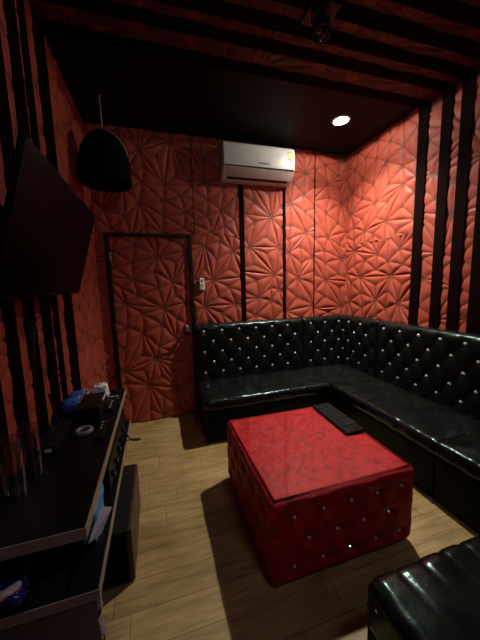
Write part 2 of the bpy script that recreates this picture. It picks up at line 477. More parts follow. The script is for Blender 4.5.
# ------------------------------------------------------------------ air conditioner
ac = thing('air_conditioner', 'white wall-mounted split air conditioner high on the red back wall', 'air conditioner', (2.005, 0, 2.59))
def extrude_x(bm, prof, x0, x1, bev=0):
    a = [bm.verts.new((x0, y, z)) for y, z in prof]; b = [bm.verts.new((x1, y, z)) for y, z in prof]
    n = len(prof)
    e0 = bm.faces.new(a[::-1]); e1 = bm.faces.new(b)
    for i in range(n): bm.faces.new((a[i], a[(i+1) % n], b[(i+1) % n], b[i]))
    bmesh.ops.recalc_face_normals(bm, faces=bm.faces)
    if bev:
        es = list(set(list(e0.edges)+list(e1.edges)))
        bmesh.ops.bevel(bm, geom=es, offset=bev, segments=3, affect='EDGES', profile=.5)
    return bm
prof = [(-.004, 2.945), (-.13, 2.947), (-.175, 2.940), (-.196, 2.918), (-.205, 2.86), (-.207, 2.78), (-.204, 2.715), (-.194, 2.700), (-.160, 2.660), (-.122, 2.625), (-.09, 2.604), (-.06, 2.592), (-.004, 2.590)]
bm = B(); extrude_x(bm, prof, 1.600, 2.410, .012); obj('housing', bm, M['white_plastic'], ac, smooth=True, angle=35)
fp = [(-.190, 2.928), (-.203, 2.915), (-.211, 2.86), (-.213, 2.78), (-.209, 2.712), (-.198, 2.712), (-.198, 2.9)]
bm = B(); extrude_x(bm, fp, 1.606, 2.404, .003); obj('front_panel', bm, M['white_plastic'], ac, smooth=True, angle=35)
bm = B(); extrude_x(bm, [(-.203, 2.7105), (-.2015, 2.7035), (-.185, 2.700), (-.185, 2.711)], 1.612, 2.398); obj('panel_gap', bm, M['dark_gap'], ac)
fl = [(-.1935, 2.692), (-.164, 2.656), (-.128, 2.622), (-.122, 2.627), (-.158, 2.661), (-.186, 2.694)]
bm = B(); extrude_x(bm, fl, 1.655, 2.355, .003); obj('air_flap', bm, M['vent_white'], ac, smooth=True, angle=35)
bm = B(); extrude_x(bm, [(-.122, 2.6215), (-.100, 2.605), (-.085, 2.606), (-.115, 2.626)], 1.655, 2.355); obj('air_slot', bm, M['dark_gap'], ac)
# yellow energy label and brand lettering
def text(name, s, size, mat, parent, origin, xdir, ydir, thick=.0006):
    cu = bpy.data.curves.new(name, 'FONT'); cu.body = s; cu.size = size; cu.extrude = thick; cu.align_x = 'CENTER'; cu.align_y = 'CENTER'
    to = bpy.data.objects.new(name, cu); COL.objects.link(to)
    dg = bpy.context.evaluated_depsgraph_get(); me = bpy.data.meshes.new_from_object(to.evaluated_get(dg))
    bpy.data.objects.remove(to); bpy.data.curves.remove(cu)
    xd, yd = Vector(xdir).normalized(), Vector(ydir).normalized(); zd = xd.cross(yd)
    mt = Matrix((xd, yd, zd)).transposed().to_4x4(); mt.translation = Vector(origin)-wloc(parent)
    me.transform(mt); me.name = name; me.materials.clear(); me.materials.append(mat)
    return link(bpy.data.objects.new(name, me), parent)
text('brand_lettering', 'SAMSUNG', .026, M['ink'], ac, (2.045, -.2128, 2.748), (1, 0, 0), (0, 0.05, 1))
bm = B(); box(bm, 2.318, 2.378, -.2145, -.2105, 2.805, 2.885, .002, 1); lab = obj('energy_label', bm, M['yellow'], ac)
bm = B()
for k in range(9):
    a0, a1 = PI*k/9, PI*(k+1)/9
    q = [(2.348+r*math.cos(a), -.2150, 2.872+r*.8*math.sin(a)) for a, r in ((a0, .016), (a0, .027), (a1, .027), (a1, .016))]
    f = [bm.verts.new(p) for p in q]; g = [bm.verts.new((p[0], -.2105, p[2])) for p in q]
    bm.faces.new(f[::-1]); bm.faces.new(g)
    for i in range(4): bm.faces.new((f[i], f[(i+1) % 4], g[(i+1) % 4], g[i]))
bmesh.ops.recalc_face_normals(bm, faces=bm.faces)
obj('rating_arc', bm, M['green'], lab)
bm = B(); box(bm, 2.320, 2.376, -.2150, -.2140, 2.806, 2.812); obj('label_print', bm, M['ink'], lab)

# ------------------------------------------------------------------ remote on the wall by the door
rc = thing('remote_control', 'small white air-conditioner remote clipped on the red wall beside the door', 'remote control', (1.352, 0, 1.44))
bm = B(); box(bm, 1.326, 1.378, -.050, -.022, 1.440, 1.568, .006, 3); obj('remote_body', bm, M['remote_white'], rc)
bm = B(); box(bm, 1.341, 1.363, -.0515, -.049, 1.523, 1.552, .001, 1); obj('display', bm, M['lcd'], rc)
for i in range(3):
    for j in range(2):
        bm = B(); box(bm, 1.337+j*.018, 1.350+j*.018, -.0525, -.049, 1.455+i*.018, 1.465+i*.018, .001, 1); obj('button', bm, M['grey_plastic'], rc)
bm = B(); box(bm, 1.322, 1.382, -.034, -.016, 1.432, 1.475, .004, 2); obj('wall_holder', bm, M['white_plastic'], rc)

# ------------------------------------------------------------------ sofas
btn_me = None
def button(parent, loc, nrm, name='crystal_button', s=1.5):
    """faceted crystal stud; all share one mesh"""
    global btn_me
    if btn_me is None:
        b = B(); lathe(b, [(0, -.004), (.0115, -.004), (.0125, 0), (.0085, .0065), (.004, .0085), (0, .0088)], seg=8)
        btn_me = bpy.data.meshes.new('crystal_button'); b.to_mesh(btn_me); b.free(); btn_me.materials.append(M['crystal'])
    o = bpy.data.objects.new(name, btn_me); link(o, parent)
    jit = Vector((rnd.uniform(-.35, .35), rnd.uniform(-.35, .35), rnd.uniform(-.1, .5)))
    o.location = Vector(loc); o.rotation_euler = (Vector(nrm)+jit*.8).to_track_quat('Z', 'Y').to_euler(); o.scale = (s, s, s)
    return o
PX, PZ = .203, .235       # tuft lattice: horizontal pitch, vertical pitch of one column (rows staggered by half)
def tuft(u, v, amp):
    a = u/PX+v/PZ; b = u/PX-v/PZ
    s = abs(math.sin(PI*a)*math.sin(PI*b))
    # nearest button distance
    best = 9
    i0 = u/PX; k0 = v/PZ
    for (ou, ov) in ((0, 0), (.5, .5)):
        du = (i0-ou-round(i0-ou))*PX; dv = (k0-ov-round(k0-ov))*PZ
        best = min(best, math.hypot(du, dv))
    return amp*(.55*s**.42+.45*(1-math.exp(-(best/.030)**2)))
def backrest(parent, u0, u1, z0, z1, thick, axis, wall, phase=(0, 0), amp=.024, name='backrest', step=.0125):
    """tufted back; axis 'x' runs along x against y=wall (faces -y); axis 'y' runs along y against x=wall (faces -x)"""
    def lin(a, b, r, st):
        e = [a+r*(1-math.cos(PI/2*k/5)) for k in range(5)]
        n = max(2, int((b-a-2*r)/st)); m = [a+r+(b-a-2*r)*k/n for k in range(n+1)]
        return e+m+[b-r*(1-math.cos(PI/2*k/5)) for k in range(4, -1, -1)]
    r = .030
    U = lin(u0, u1, r*.55, step); V = lin(z0, z1, r, step)
    def P(u, v, d):
        return (u, wall-d, v) if axis == 'x' else (wall-d, u, v)
    def depth(u, v):
        d = thick
        for e, rr in ((u-u0, r*.55), (u1-u, r*.55), (z1-v, r)):
            if e < rr: d -= rr-math.sqrt(max(0, rr*rr-(rr-e)**2))
        fall = min(1, max(0, min(u-u0, u1-u)/.035))*min(1, max(0, (z1-v)/.045))
        return d+fall*tuft(u-phase[0], v-phase[1], amp)-amp*.5
    bm = B()
    F = [[bm.verts.new(P(u, v, depth(u, v))) for u in U] for v in V]
    K = [[bm.verts.new(P(u, v, 0)) for u in (u0, u1)] for v in (z0, z1)]
    for j in range(len(V)-1):
        for i in range(len(U)-1): bm.faces.new((F[j][i], F[j][i+1], F[j+1][i+1], F[j+1][i]))
    bm.faces.new([F[0][i] for i in range(len(U))]+[K[0][1], K[0][0]])
    bm.faces.new([F[-1][i] for i in range(len(U))]+[K[1][1], K[1][0]])
    bm.faces.new([F[j][0] for j in range(len(V))]+[K[1][0], K[0][0]])
    bm.faces.new([F[j][-1] for j in range(len(V))]+[K[1][1], K[0][1]])
    bm.faces.new((K[0][0], K[0][1], K[1][1], K[1][0]))
    bmesh.ops.recalc_face_normals(bm, faces=bm.faces)
    o = obj(name, bm, M['leather'], parent, smooth=True, angle=60)
    w = wloc(parent)
    # studs sit in the dimples
    for k in range(-40, 41):
        for i in range(-60, 61):
            u = phase[0]+(i+.5*(k % 2))*PX; v = phase[1]+k*PZ*.5
            if u0+.05 < u < u1-.05 and z0+.04 < v < z1-.05:
                button(o, Vector(P(u, v, thick-amp*.5+.001)), (0, -1, 0) if axis == 'x' else (-1, 0, 0)).location -= w
    return o
def cushion(parent, x0, x1, y0, y1, z0, z1, seed, front, flat=''):
    """seat pad with a soft crown and pulled wrinkles running towards its front edge"""
    def fn(p, n):
        q = p.x if front == 'y' else p.y; o = p.y if front == 'y' else p.x
        e = min(p.x-x0, x1-p.x, p.y-y0, y1-p.y)
        crown = .012*min(1, max(0, e/.12)) if n.z > .3 else 0
        wr = .0016*vnoise(q*26, o*5, seed)+.0022*vnoise(q*9, o*3, seed+2)
        return crown+wr
    E = .042
    ex = dict(l=E if 'l' in flat else 0, r=E if 'r' in flat else 0, n=E if 'n' in flat else 0, f=E if 'f' in flat else 0)
    bm = B(); rgrid(bm, x0-ex['l'], x1+ex['r'], y0-ex['n'], y1+ex['f'], z0, z1, .038, .018, fn)
    for k, co, no in (('l', (x0, 0, 0), (-1, 0, 0)), ('r', (x1, 0, 0), (1, 0, 0)), ('n', (0, y0, 0), (0, -1, 0)), ('f', (0, y1, 0), (0, 1, 0))):
        if k in flat:
            bmesh.ops.bisect_plane(bm, geom=bm.verts[:]+bm.edges[:]+bm.faces[:], plane_co=co, plane_no=no, clear_outer=True)
            bmesh.ops.holes_fill(bm, edges=[e for e in bm.edges if e.is_boundary], sides=0)
    return obj('seat_cushion', bm, M['leather_seat'], parent, smooth=True, angle=50)
G = 'black tufted sofa units along the walls'
ZB0, ZB1 = .385, 1.058
DW = .034                    # clear of the wall relief
def base(parent, x0, x1, y0, y1):
    bm = B(); rgrid(bm, x0, x1, y0, y1, .012, .325, .012, .05, lambda p, n: .0012*vnoise(p.x*14+p.y*14, p.z*6, 1)); b = obj('base', bm, M['leather_base'], parent, smooth=True)
    return b
def glides(parent, x0, x1, y0, y1):
    for x in (x0+.06, x1-.06):
        for y in (y0+.06, y1-.06):
            bm = B(); cyl(bm, (x, y, 0), (x, y, .016), .02, seg=12); obj('foot', bm, M['black_plastic'], parent)
# straight unit on the back wall
s1 = thing('sofa', 'black tufted leatherette sofa unit on the back wall next to the door', 'sofa', (1.9, -.36, 0), 0, G)
base(s1, 1.236, 2.556, -.685, -DW); glides(s1, 1.236, 2.556, -.685, -DW)
cushion(s1, 1.232, 2.558, -.70, -.10, .318, .425, 3, 'y', 'r')
backrest(s1, 1.234, 2.562, ZB0, ZB1, .092, 'x', -DW, phase=(1.335, .985))
# corner unit
s2 = thing('corner_sofa', 'black tufted corner sofa unit where the back and right walls meet', 'sofa', (2.88, -.36, 0), 0, G)
base(s2, 2.562, XR-DW, -.685, -DW); glides(s2, 2.562, XR-DW, -.685, -DW)
cushion(s2, 2.563, XR-.10, -.695, -.10, .318, .425, 5, 'y', 'ln')
backrest(s2, 2.566, XR-DW-.085, ZB0, ZB1, .092, 'x', -DW, phase=(2.667, .985))
backrest(s2, -.69, -DW-.002, ZB0, ZB1, .092, 'y', XR-DW, phase=(-.235, .985))
# right-hand units
s3 = thing('sofa', 'black tufted sofa unit on the right wall beside the corner unit', 'sofa', (2.9, -1.27, 0), 0, G)
base(s3, 2.572, XR-DW, -1.846, -.700); glides(s3, 2.572, XR-DW, -1.846, -.69)
cushion(s3, 2.560, XR-.10, -1.846, -.700, .318, .425, 8, 'x', 'nf')
backrest(s3, -1.848, -.700, ZB0, ZB1, .092, 'y', XR-DW, phase=(-.795, .985))
s4 = thing('sofa', 'black sofa unit on the right wall cut off by the right picture edge', 'sofa', (2.9, -2.4, 0), 0, G)
base(s4, 2.572, XR-DW, -3.0, -1.853); glides(s4, 2.572, XR-DW, -3.0, -1.853)
cushion(s4, 2.560, XR-.10, -3.0, -1.852, .318, .425, 11, 'x', 'f')
backrest(s4, -3.0, -1.853, ZB0, ZB1, .092, 'y', XR-DW, phase=(-1.95, .985), step=.018)

# ------------------------------------------------------------------ ribbed ottoman at the lower right
ot = thing('ottoman', 'black ribbed leatherette ottoman in the lower right corner near the camera', 'ottoman', (2.0, -2.73, 0))
OX0, OX1, OY0, OY1 = 1.512, 2.52, -3.02, -2.402
RB = .108
def ofn(p, n):
    u = (p.x-OX0-.03)/RB; f = u-math.floor(u)
    g = math.exp(-((min(f, 1-f)*RB)/.010)**2)
    w = .0025*vnoise(p.x*6, p.y*9, 4)
    e = math.exp(-((OY1-p.y)/.11)**2)+math.exp(-((p.y-OY0)/.11)**2)+.10
    if n.z > .05: return -.0050*g*min(1, e)+.0012*math.sin(PI*f)*min(1, e)+w*.7
    return -.003*g*max(0, (p.z-.25)/.18)+w*.6
bm = B(); rgrid(bm, OX0, OX1, OY0, OY1, .235, .438, .045, .012, ofn)
pad = obj('seat_cushion', bm, M['leather_seat'], ot, smooth=True)
bm = B(); rgrid(bm, OX0+.012, OX1-.012, OY0+.012, OY1-.012, .014, .250, .015, .06); obj('base', bm, M['leather_base'], ot, smooth=True)
for k in range(5):
    button(pad, Vector((OX0+.0005, OY1-.07-.105*k, .372))-wloc(pad), (-1, 0, .12), s=.5)
for x in (OX0+.08, OX1-.08):
    for y in (OY0+.08, OY1-.08):
        bm = B(); cyl(bm, (x, y, 0), (x, y, .018), .022, seg=12); obj('foot', bm, M['black_plastic'], ot)

# ------------------------------------------------------------------ red velvet table
tb = thing('coffee_table', 'red velvet tufted coffee table with glass top in front of the sofas', 'table', (1.74, -1.61, 0))
TX0, TX1, TY0, TY1, TZ = 1.305, 2.175, -2.048, -1.172, .468
rows = ((.362, 0.), (.225, .5), (.088, 0.))
def studs():
    out = []
    for z, o in rows:
        for k in range(6):
            x = 1.435+.165*(k+o)-.0
            if TX0+.07 < x < TX1-.06: out += [((x, TY0, z), (0, -1, 0)), ((x, TY1, z), (0, 1, 0))]
            y = TY0+.115+.165*(k+o)
            if TY0+.06 < y < TY1-.06: out += [((TX0, y, z), (-1, 0, 0)), ((TX1, y, z), (1, 0, 0))]
    return out
ST = studs()
def tfn(p, n):
    if n.z > .7: return 0
    d = .0015*vnoise(p.x*13+p.y*11, p.z*17, 2)
    for c, m in ST:
        if n.dot(Vector(m)) > .7:
            q = (Vector(c)-p); q -= Vector(m)*q.dot(Vector(m)); L = q.length
            if L < .15:
                d -= .032*math.exp(-(L/.030)**2)
                # pulled folds leaving each stud along the diagonals
                hz = q.x if abs(m[1]) > .5 else q.y
                if L > 1e-4:
                    a = math.atan2(q.z, hz); t = min(abs(((a-b0+PI) % (2*PI))-PI) for b0 in (.69, PI-.69, -.69, PI+.69))
                    d -= .010*math.exp(-(t*L/.010)**2)*math.exp(-(L/.07)**2)
    return d
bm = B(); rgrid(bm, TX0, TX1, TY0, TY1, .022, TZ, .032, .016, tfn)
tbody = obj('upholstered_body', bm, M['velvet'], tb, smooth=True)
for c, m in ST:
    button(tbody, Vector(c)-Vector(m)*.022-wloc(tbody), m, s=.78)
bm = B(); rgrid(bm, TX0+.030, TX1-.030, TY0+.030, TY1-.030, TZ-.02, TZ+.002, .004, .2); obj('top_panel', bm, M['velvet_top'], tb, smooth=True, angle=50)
bm = B()
x0, x1, y0, y1 = TX0+.026, TX1-.026, TY0+.026, TY1-.026
tube(bm, [(x0, y0, TZ+.004), (x1, y0, TZ+.004), (x1, y1, TZ+.004), (x0, y1, TZ+.004)], .0045, 8, True)
obj('piping', bm, M['velvet'], tb, smooth=True)
bm = B(); box(bm, TX0+.034, TX1-.034, TY0+.034, TY1-.034, TZ+.0025, TZ+.0075, .001, 1); obj('glass_top', bm, M['glass'], tb)
bm = B(); box(bm, TX0+.04, TX1-.04, TY0+.04, TY1-.04, 0, .03); obj('plinth', bm, M['black_matte'], tb)

# ------------------------------------------------------------------ keyboard on the table
kb = thing('keyboard', 'black computer keyboard lying on the far right corner of the red table', 'keyboard', (2.090, -1.440, TZ+.0075), math.radians(-91.5+0))
# local: x along the length, y across
bm = B()
L2, W2 = .222, .070
pf = [(-W2, .0), (W2, .0), (W2, .021), (-W2, .011)]
a = [bm.verts.new((-L2, y, z+.001)) for y, z in pf]; b = [bm.verts.new((L2, y, z+.001)) for y, z in pf]
bm.faces.new(a[::-1]); bm.faces.new(b)
for i in range(4): bm.faces.new((a[i], a[(i+1) % 4], b[(i+1) % 4], b[i]))
bmesh.ops.recalc_face_normals(bm, faces=bm.faces)
bmesh.ops.bevel(bm, geom=bm.edges[:], offset=.004, segments=2, affect='EDGES')
obj('keyboard_case', bm, M['key_bed'], kb, local=True, smooth=True, angle=40)
kbm = B(); box(kbm, -.0080, .0080, -.0078, .0078, 0, .006, .002, 2)
kme = bpy.data.meshes.new('key'); kbm.to_mesh(kme); kbm.free(); kme.materials.append(M['key'])
def key(x, y, w=1.0):
    o = bpy.data.objects.new('key', kme); link(o, kb)
    o.location = (x, y, .0105+(y+W2)/(2*W2)*.010+.0035); o.rotation_euler = (math.atan(.01/.14), 0, 0); o.scale = (w, 1, 1)
pit = .0212
for r in range(6):
    y = -.055+r*.0220
    if r == 0:
        for x, w in ((-.205, 1.1), (-.181, 1.0), (-.157, 1.1), (-.088, 5.0), (-.020, 1.1), (.004, 1.0), (.028, 1.1)): key(x, y, w)
        xs = [.062+pit*k for k in range(7)]
    else:
        for k in range(11): key(-.203+(.006*(r % 3))+pit*k*1.0, y, 1.0)
        key(.036, y, 1.0)
        xs = [.062+pit*k for k in range(4)]
    for x in xs: key(x+(0 if r == 0 else .010), y, 1.0)
bm = B(); box(bm, .168, .206, .02, .06, .017, .0225, .001, 1); obj('indicator_strip', bm, M['black_gloss'], kb, local=True)

# ------------------------------------------------------------------ television on the left wall, tipped forward
tv = thing('television', 'large black flat television tipped forward on the left wall', 'television', (XL, -1.760, 1.45))
TH = math.atan2(.125, .440)
rot = Matrix.Rotation(TH, 4, 'Y')
def tvbox(name, x0, x1, y0, y1, z0, z1, mat, bev=.003, parent=tv):
    bm = B(); box(bm, x0, x1, y0, y1, z0, z1, bev, 2)
    bmesh.ops.transform(bm, matrix=Matrix.Translation((.135, 0, .018)) @ rot, verts=bm.verts)
    return obj(name, bm, mat, parent, local=True, smooth=True, angle=40)
HL = .445
tvbox('bezel', -.022, 0, -HL, HL, 0, .452, M['tv_black'])
tvbox('screen', -.004, .0012, -HL+.012, HL-.012, .020, .440, M['screen'], .0005)
tvbox('back_cover', -.062, -.020, -HL+.08, HL-.08, .04, .34, M['black_matte'], .015)
tvbox('ir_window', -.002, .003, -.03, .03, .004, .014, M['black_gloss'], .001)
bm = B(); box(bm, .022, .036, -.13, .13, .10, .36, .003, 1); cyl(bm, (.03, -.08, .30), (.155, -.08, .33), .012); cyl(bm, (.03, .08, .30), (.155, .08, .33), .012); box(bm, .028, .10, -.10, -.06, .10, .13); box(bm, .028, .10, .06, .10, .10, .13)
obj('wall_bracket', bm, M['black_matte'], tv, local=True)
bm = B(); tube(bm, spline([(.375, -1.66, 1.475), (.365, -1.68, 1.40), (.352, -1.74, 1.345), (.350, -1.79, 1.20), (.352, -1.82, 1.02), (.360, -1.80, .92), (.372, -1.765, .875)]), .004)
tag(obj('signal_cable', bm, M['black_plastic'], smooth=True), 'thin black cable hanging from the television down the left wall', 'cable')

# ------------------------------------------------------------------ two-tier wall console
cs = thing('media_console', 'long black two-tier shelf console with pale edges along the left wall', 'shelf', (.47, -1.76, 0))
XF = .627
def board(name, xf, y0, y1, z0, z1):
    bm = B(); box(bm, XL+.029, xf-.003, y0+.003, y1, z0, z1, .0015, 1)
    o = obj(name, bm, M['board'], cs)
    bm = B(); box(bm, xf-.003, xf, y0+.003, y1, z0-.001, z1-.001); obj('front_edging', bm, M['edge_tan'], o)
    bm = B(); box(bm, XL+.029, xf, y0, y0+.003, z0-.001, z1-.001); obj('end_edging', bm, M['edge_grey'], o)
    return o
board('top_board', XF, -2.325, -1.20, .796, .83)
board('lower_board', .638, -2.305, -1.20, .568, .60)
bm = B(); box(bm, XL+.029, XL+.045, -2.26, -1.22, .60, .796); obj('back_panel', bm, M['black_matte'], cs)
bm = B(); box(bm, XL+.029, XL+.045, -2.26, -1.22, .0, .568); obj('rear_panel', bm, M['black_matte'], cs)
# end panel below the lower tier, its front edging peeling away in a wavy line
bm = B(); box(bm, XL+.04, .626, -2.299, -2.281, 0, .568); ep = obj('end_panel', bm, M['slate'], cs)
bm = B()
pts = []
for k in range(41):
    z = .566-.56*k/40
    pts.append((.631+.006*math.sin(k*.75)+.003*math.sin(k*1.9+1), z))
A_ = [[bm.verts.new((x+dx, y, z)) for dx, y in ((-.002, -2.301), (.0015, -2.301), (.0015, -2.280), (-.002, -2.280))] for x, z in pts]
for r0, r1 in zip(A_, A_[1:]):
    for i in range(4): bm.faces.new((r0[i], r0[(i+1) % 4], r1[(i+1) % 4], r1[i]))
bm.faces.new(A_[0][::-1]); bm.faces.new(A_[-1]); bmesh.ops.recalc_face_normals(bm, faces=bm.faces)
obj('peeling_edging', bm, M['edge_grey'], ep)
bm = B(); box(bm, XL+.046, .56, -1.222, -1.205, 0, .568); obj('far_panel', bm, M['board'], cs)
bm = B(); box(bm, XL+.05, .54, -1.235, -1.217, .60, .796); obj('divider', bm, M['board'], cs)

# things on the top tier ------------------------------------------------
ZT = .83
ts = thing('tissue_pack', 'white crumpled paper tissue pack at the far end of the black console', 'tissue', (.495, -1.300, ZT))
bm = B()
def tis(p, n): return .004*vnoise(p.x*60, p.y*60+p.z*40, 3)
rgrid(bm, -.045, .045, -.038, .038, .0, .075, .012, .01, tis)
for v in bm.verts:
    k = 1-.22*v.co.z/.075; v.co.x *= k; v.co.y *= k; v.co.z = max(0.0, v.co.z)
obj('paper_wrap', bm, M['tissue'], ts, local=True, smooth=True)
bm = B()
for (px, py, a) in ((-.012, 0, .2), (.010, .006, 1.1)):
    q = [bm.verts.new((px+.022*math.cos(a)*s+.006*math.sin(3*s), py+.022*math.sin(a)*s, z)) for s, z in ((-1, .070), (1, .070), (.8, .088), (0, .083), (-.7, .094))]
    bm.faces.new(q)
r_ = bmesh.ops.solidify(bm, geom=bm.faces[:], thickness=.0015)
obj('tissue_fold', bm, M['tissue'], ts, local=True)

def blue_roll(loc, label):
    t = thing('foam_roll', label, 'roll', loc, 0, 'blue rolls on the console')
    bm = B(); lathe(bm, [(0, -.046), (.020, -.045), (.034, -.036), (.040, -.018), (.041, .010), (.041, .034), (.036, .040), (0, .040)], seg=28)
    bmesh.ops.rotate(bm, verts=bm.verts, cent=(0, 0, 0), matrix=Matrix.Rotation(PI/2, 3, 'Y'))
    bmesh.ops.translate(bm, verts=bm.verts, vec=(0, 0, .041))
    obj('foam_cover', bm, M['blue'], t, local=True, smooth=True, angle=50)
    bm = B(); lathe(bm, [(.030, 0), (.0415, 0), (.0415, .016), (.036, .020), (.030, .020), (.030, 0)], seg=28)
    bmesh.ops.rotate(bm, verts=bm.verts, cent=(0, 0, 0), matrix=Matrix.Rotation(PI/2, 3, 'Y'))
    bmesh.ops.translate(bm, verts=bm.verts, vec=(.036, 0, .041))
    obj('printed_band', bm, M['silver'], t, local=True, smooth=True, angle=50)
    return t
r1 = blue_roll((.382, -1.487, ZT), 'short blue roll with silver end band, nearer the camera of the pair')
r1.rotation_euler = (0, 0, math.radians(18))
r2 = dup(r1, (.388, -1.385, ZT), 'short blue roll with silver end band, behind the nearer one', math.radians(18))

bx = thing('control_box', 'black control box with a bright silver corner beside the blue rolls', 'box', (.497, -1.545, ZT))
bm = B(); box(bm, .440, .553, -1.655, -1.440, ZT+.003, ZT+.078, .006, 2); obj('case', bm, M['black_plastic'], bx)
bm = B(); box(bm, .5475, .5545, -1.56, -1.437, ZT+.070, ZT+.0795, .001, 1); obj('silver_edge', bm, M['white_plastic'], bx)
for px, py in ((.455, -1.64), (.54, -1.64), (.455, -1.455), (.54, -1.455)):
    bm = B(); cyl(bm, (px, py, ZT), (px, py, ZT+.006), .006, seg=10); obj('foot', bm, M['black_matte'], bx)
r3 = thing('remote_control', 'black handset with a silver end lying near the front edge of the console', 'remote control', (.577, -1.46, ZT))
bm = B(); box(bm, .556, .600, -1.56, -1.375, ZT, ZT+.018, .005, 2); obj('remote_body', bm, M['black_plastic'], r3)
bm = B(); box(bm, .554, .602, -1.382, -1.374, ZT+.001, ZT+.021, .001, 1); obj('silver_end', bm, M['white_plastic'], r3)
for i in range(4):
    bm = B(); cyl(bm, (.578, -1.535+.03*i, ZT+.017), (.578, -1.535+.03*i, ZT+.0205), .005, seg=10); obj('button', bm, M['vent_white'], r3)
r4 = thing('remote_control', 'black handset lying before the control box, by the silver ring', 'remote control', (.572, -1.74, ZT))
bm = B(); box(bm, .552, .592, -1.84, -1.66, ZT, ZT+.016, .005, 2); obj('remote_body', bm, M['black_plastic'], r4)
for i in range(3):
    bm = B(); cyl(bm, (.572, -1.70-.03*i, ZT+.015), (.572, -1.70-.03*i, ZT+.0185), .004, seg=10); obj('button', bm, M['vent_white'], r4)
bm = B(); tube(bm, [(.500+.030*math.cos(a*PI/12), -1.755+.030*math.sin(a*PI/12), ZT+.0125) for a in range(24)], .0095, 10, True)
bmesh.ops.scale(bm, vec=(1, 1, 1.25), verts=bm.verts, space=Matrix.Translation((0, 0, -ZT-.0125)))
tag(obj('silver_ring', bm, M['ring_grey'], smooth=True), 'small shiny silver ring lying before the black control box', 'ring')

ro = thing('router', 'flat black router with two upright antennas against the left wall', 'router', (.385, -1.78, ZT))
bm = B(); box(bm, .342, .432, -1.895, -1.655, ZT+.002, ZT+.036, .006, 2); obj('case', bm, M['black_plastic'], ro)
bm = B(); box(bm, .388, .413, -1.8975, -1.893, ZT+.012, ZT+.026, .0008, 1); obj('white_sticker', bm, M['vent_white'], ro)
for p0, p1 in (((.365, -1.872, ZT+.030), (.345, -1.925, .985)), ((.372, -1.672, ZT+.030), (.343, -1.650, 1.005))):
    bm = B(); cyl(bm, p0, Vector(p0).lerp(Vector(p1), .2), .009, .008, 12); cyl(bm, Vector(p0).lerp(Vector(p1), .18), p1, .0075, .0055, 12); obj('antenna', bm, M['black_plastic'], ro, smooth=True, angle=50)
def tumbler(loc, h, r, label):
    t = thing('drinking_glass', label, 'glass', loc, 0, 'glasses on the console')
    bm = B(); lathe(bm, [(0, 0), (r*.82, 0), (r*.86, .004), (r, h-.002), (r*.98, h), (r*.95, h-.002), (r*.80, .018), (0, .015)], seg=32)
    obj('glass_body', bm, M['tumbler'], t, local=True, smooth=True, angle=40)
    return t
tumbler((.386, -2.125, ZT), .205, .035, 'tall clear drinking glass on the console nearest the camera')
tumbler((.392, -2.010, ZT), .185, .034, 'clear drinking glass on the console between the taller glass and the router')

# things on the lower tier ------------------------------------------------
ZL = .60
am = thing('amplifier', 'black amplifier box on the lower tier of the console', 'amplifier', (.49, -1.60, ZL))
bm = B(); box(bm, .36, .615, -1.90, -1.32, ZL+.012, ZL+.125, .004, 2); obj('case', bm, M['black_plastic'], am)
for k in range(5):
    y = -1.84+.10*k
    bm = B(); cyl(bm, (.614, y, ZL+.06), (.630, y, ZL+.06), .013, .011, 16); obj('knob', bm, M['black_gloss'], am, smooth=True, angle=40)
for px, py in ((.39, -1.87), (.585, -1.87), (.39, -1.35), (.585, -1.35)):
    bm = B(); cyl(bm, (px, py, ZL), (px, py, ZL+.014), .012, seg=12); obj('foot', bm, M['black_matte'], am)
pk = thing('leaflet_stack', 'white leaflets with a blue cover poking out between the console tiers', 'leaflets', (.585, -2.09, ZL))
bm = B(); box(bm, .560, .600, -2.13, -1.97, ZL, ZL+.075, .002, 1); obj('leaflets', bm, M['paper_blue'], pk)
bm = B(); box(bm, .556, .608, -2.14, -1.975, ZL+.0755, ZL+.125, .012, 3); obj('blue_pack', bm, M['paper_blue'], pk, smooth=True, angle=50)
bm = B()
q = [bm.verts.new(p) for p in ((.594, -2.205, ZL+.070), (.636, -2.215, ZL+.100), (.652, -2.085, ZL+.088), (.606, -2.055, ZL+.0755))]
bm.faces.new(q); bmesh.ops.solidify(bm, geom=bm.faces[:], thickness=.003); obj('loose_sheet', bm, M['white_paper'], pk)

fo = thing('foil_packet', 'glossy blue and silver packet on the near end of the lower tier', 'packet', (.400, -2.232, ZL))
def ffn(p, n): return .006*vnoise(p.x*70, p.y*60+p.z*30, 6)
bm = B(); rgrid(bm, -.060, .035, -.060, .050, .004, .050, .020, .012, ffn)
for v in bm.verts: v.co.z = max(v.co.z, 0)
obj('blue_film', bm, M['blue_film'], fo, local=True, smooth=True)
bm = B(); rgrid(bm, -.055, .028, -.058, -.034, .046, .062, .007, .012, ffn); obj('silver_glint', bm, M['silver_glint'], fo, local=True, smooth=True)  # pale strip: the packet's top glint put in as colour
fo.rotation_euler = (0, 0, .12)

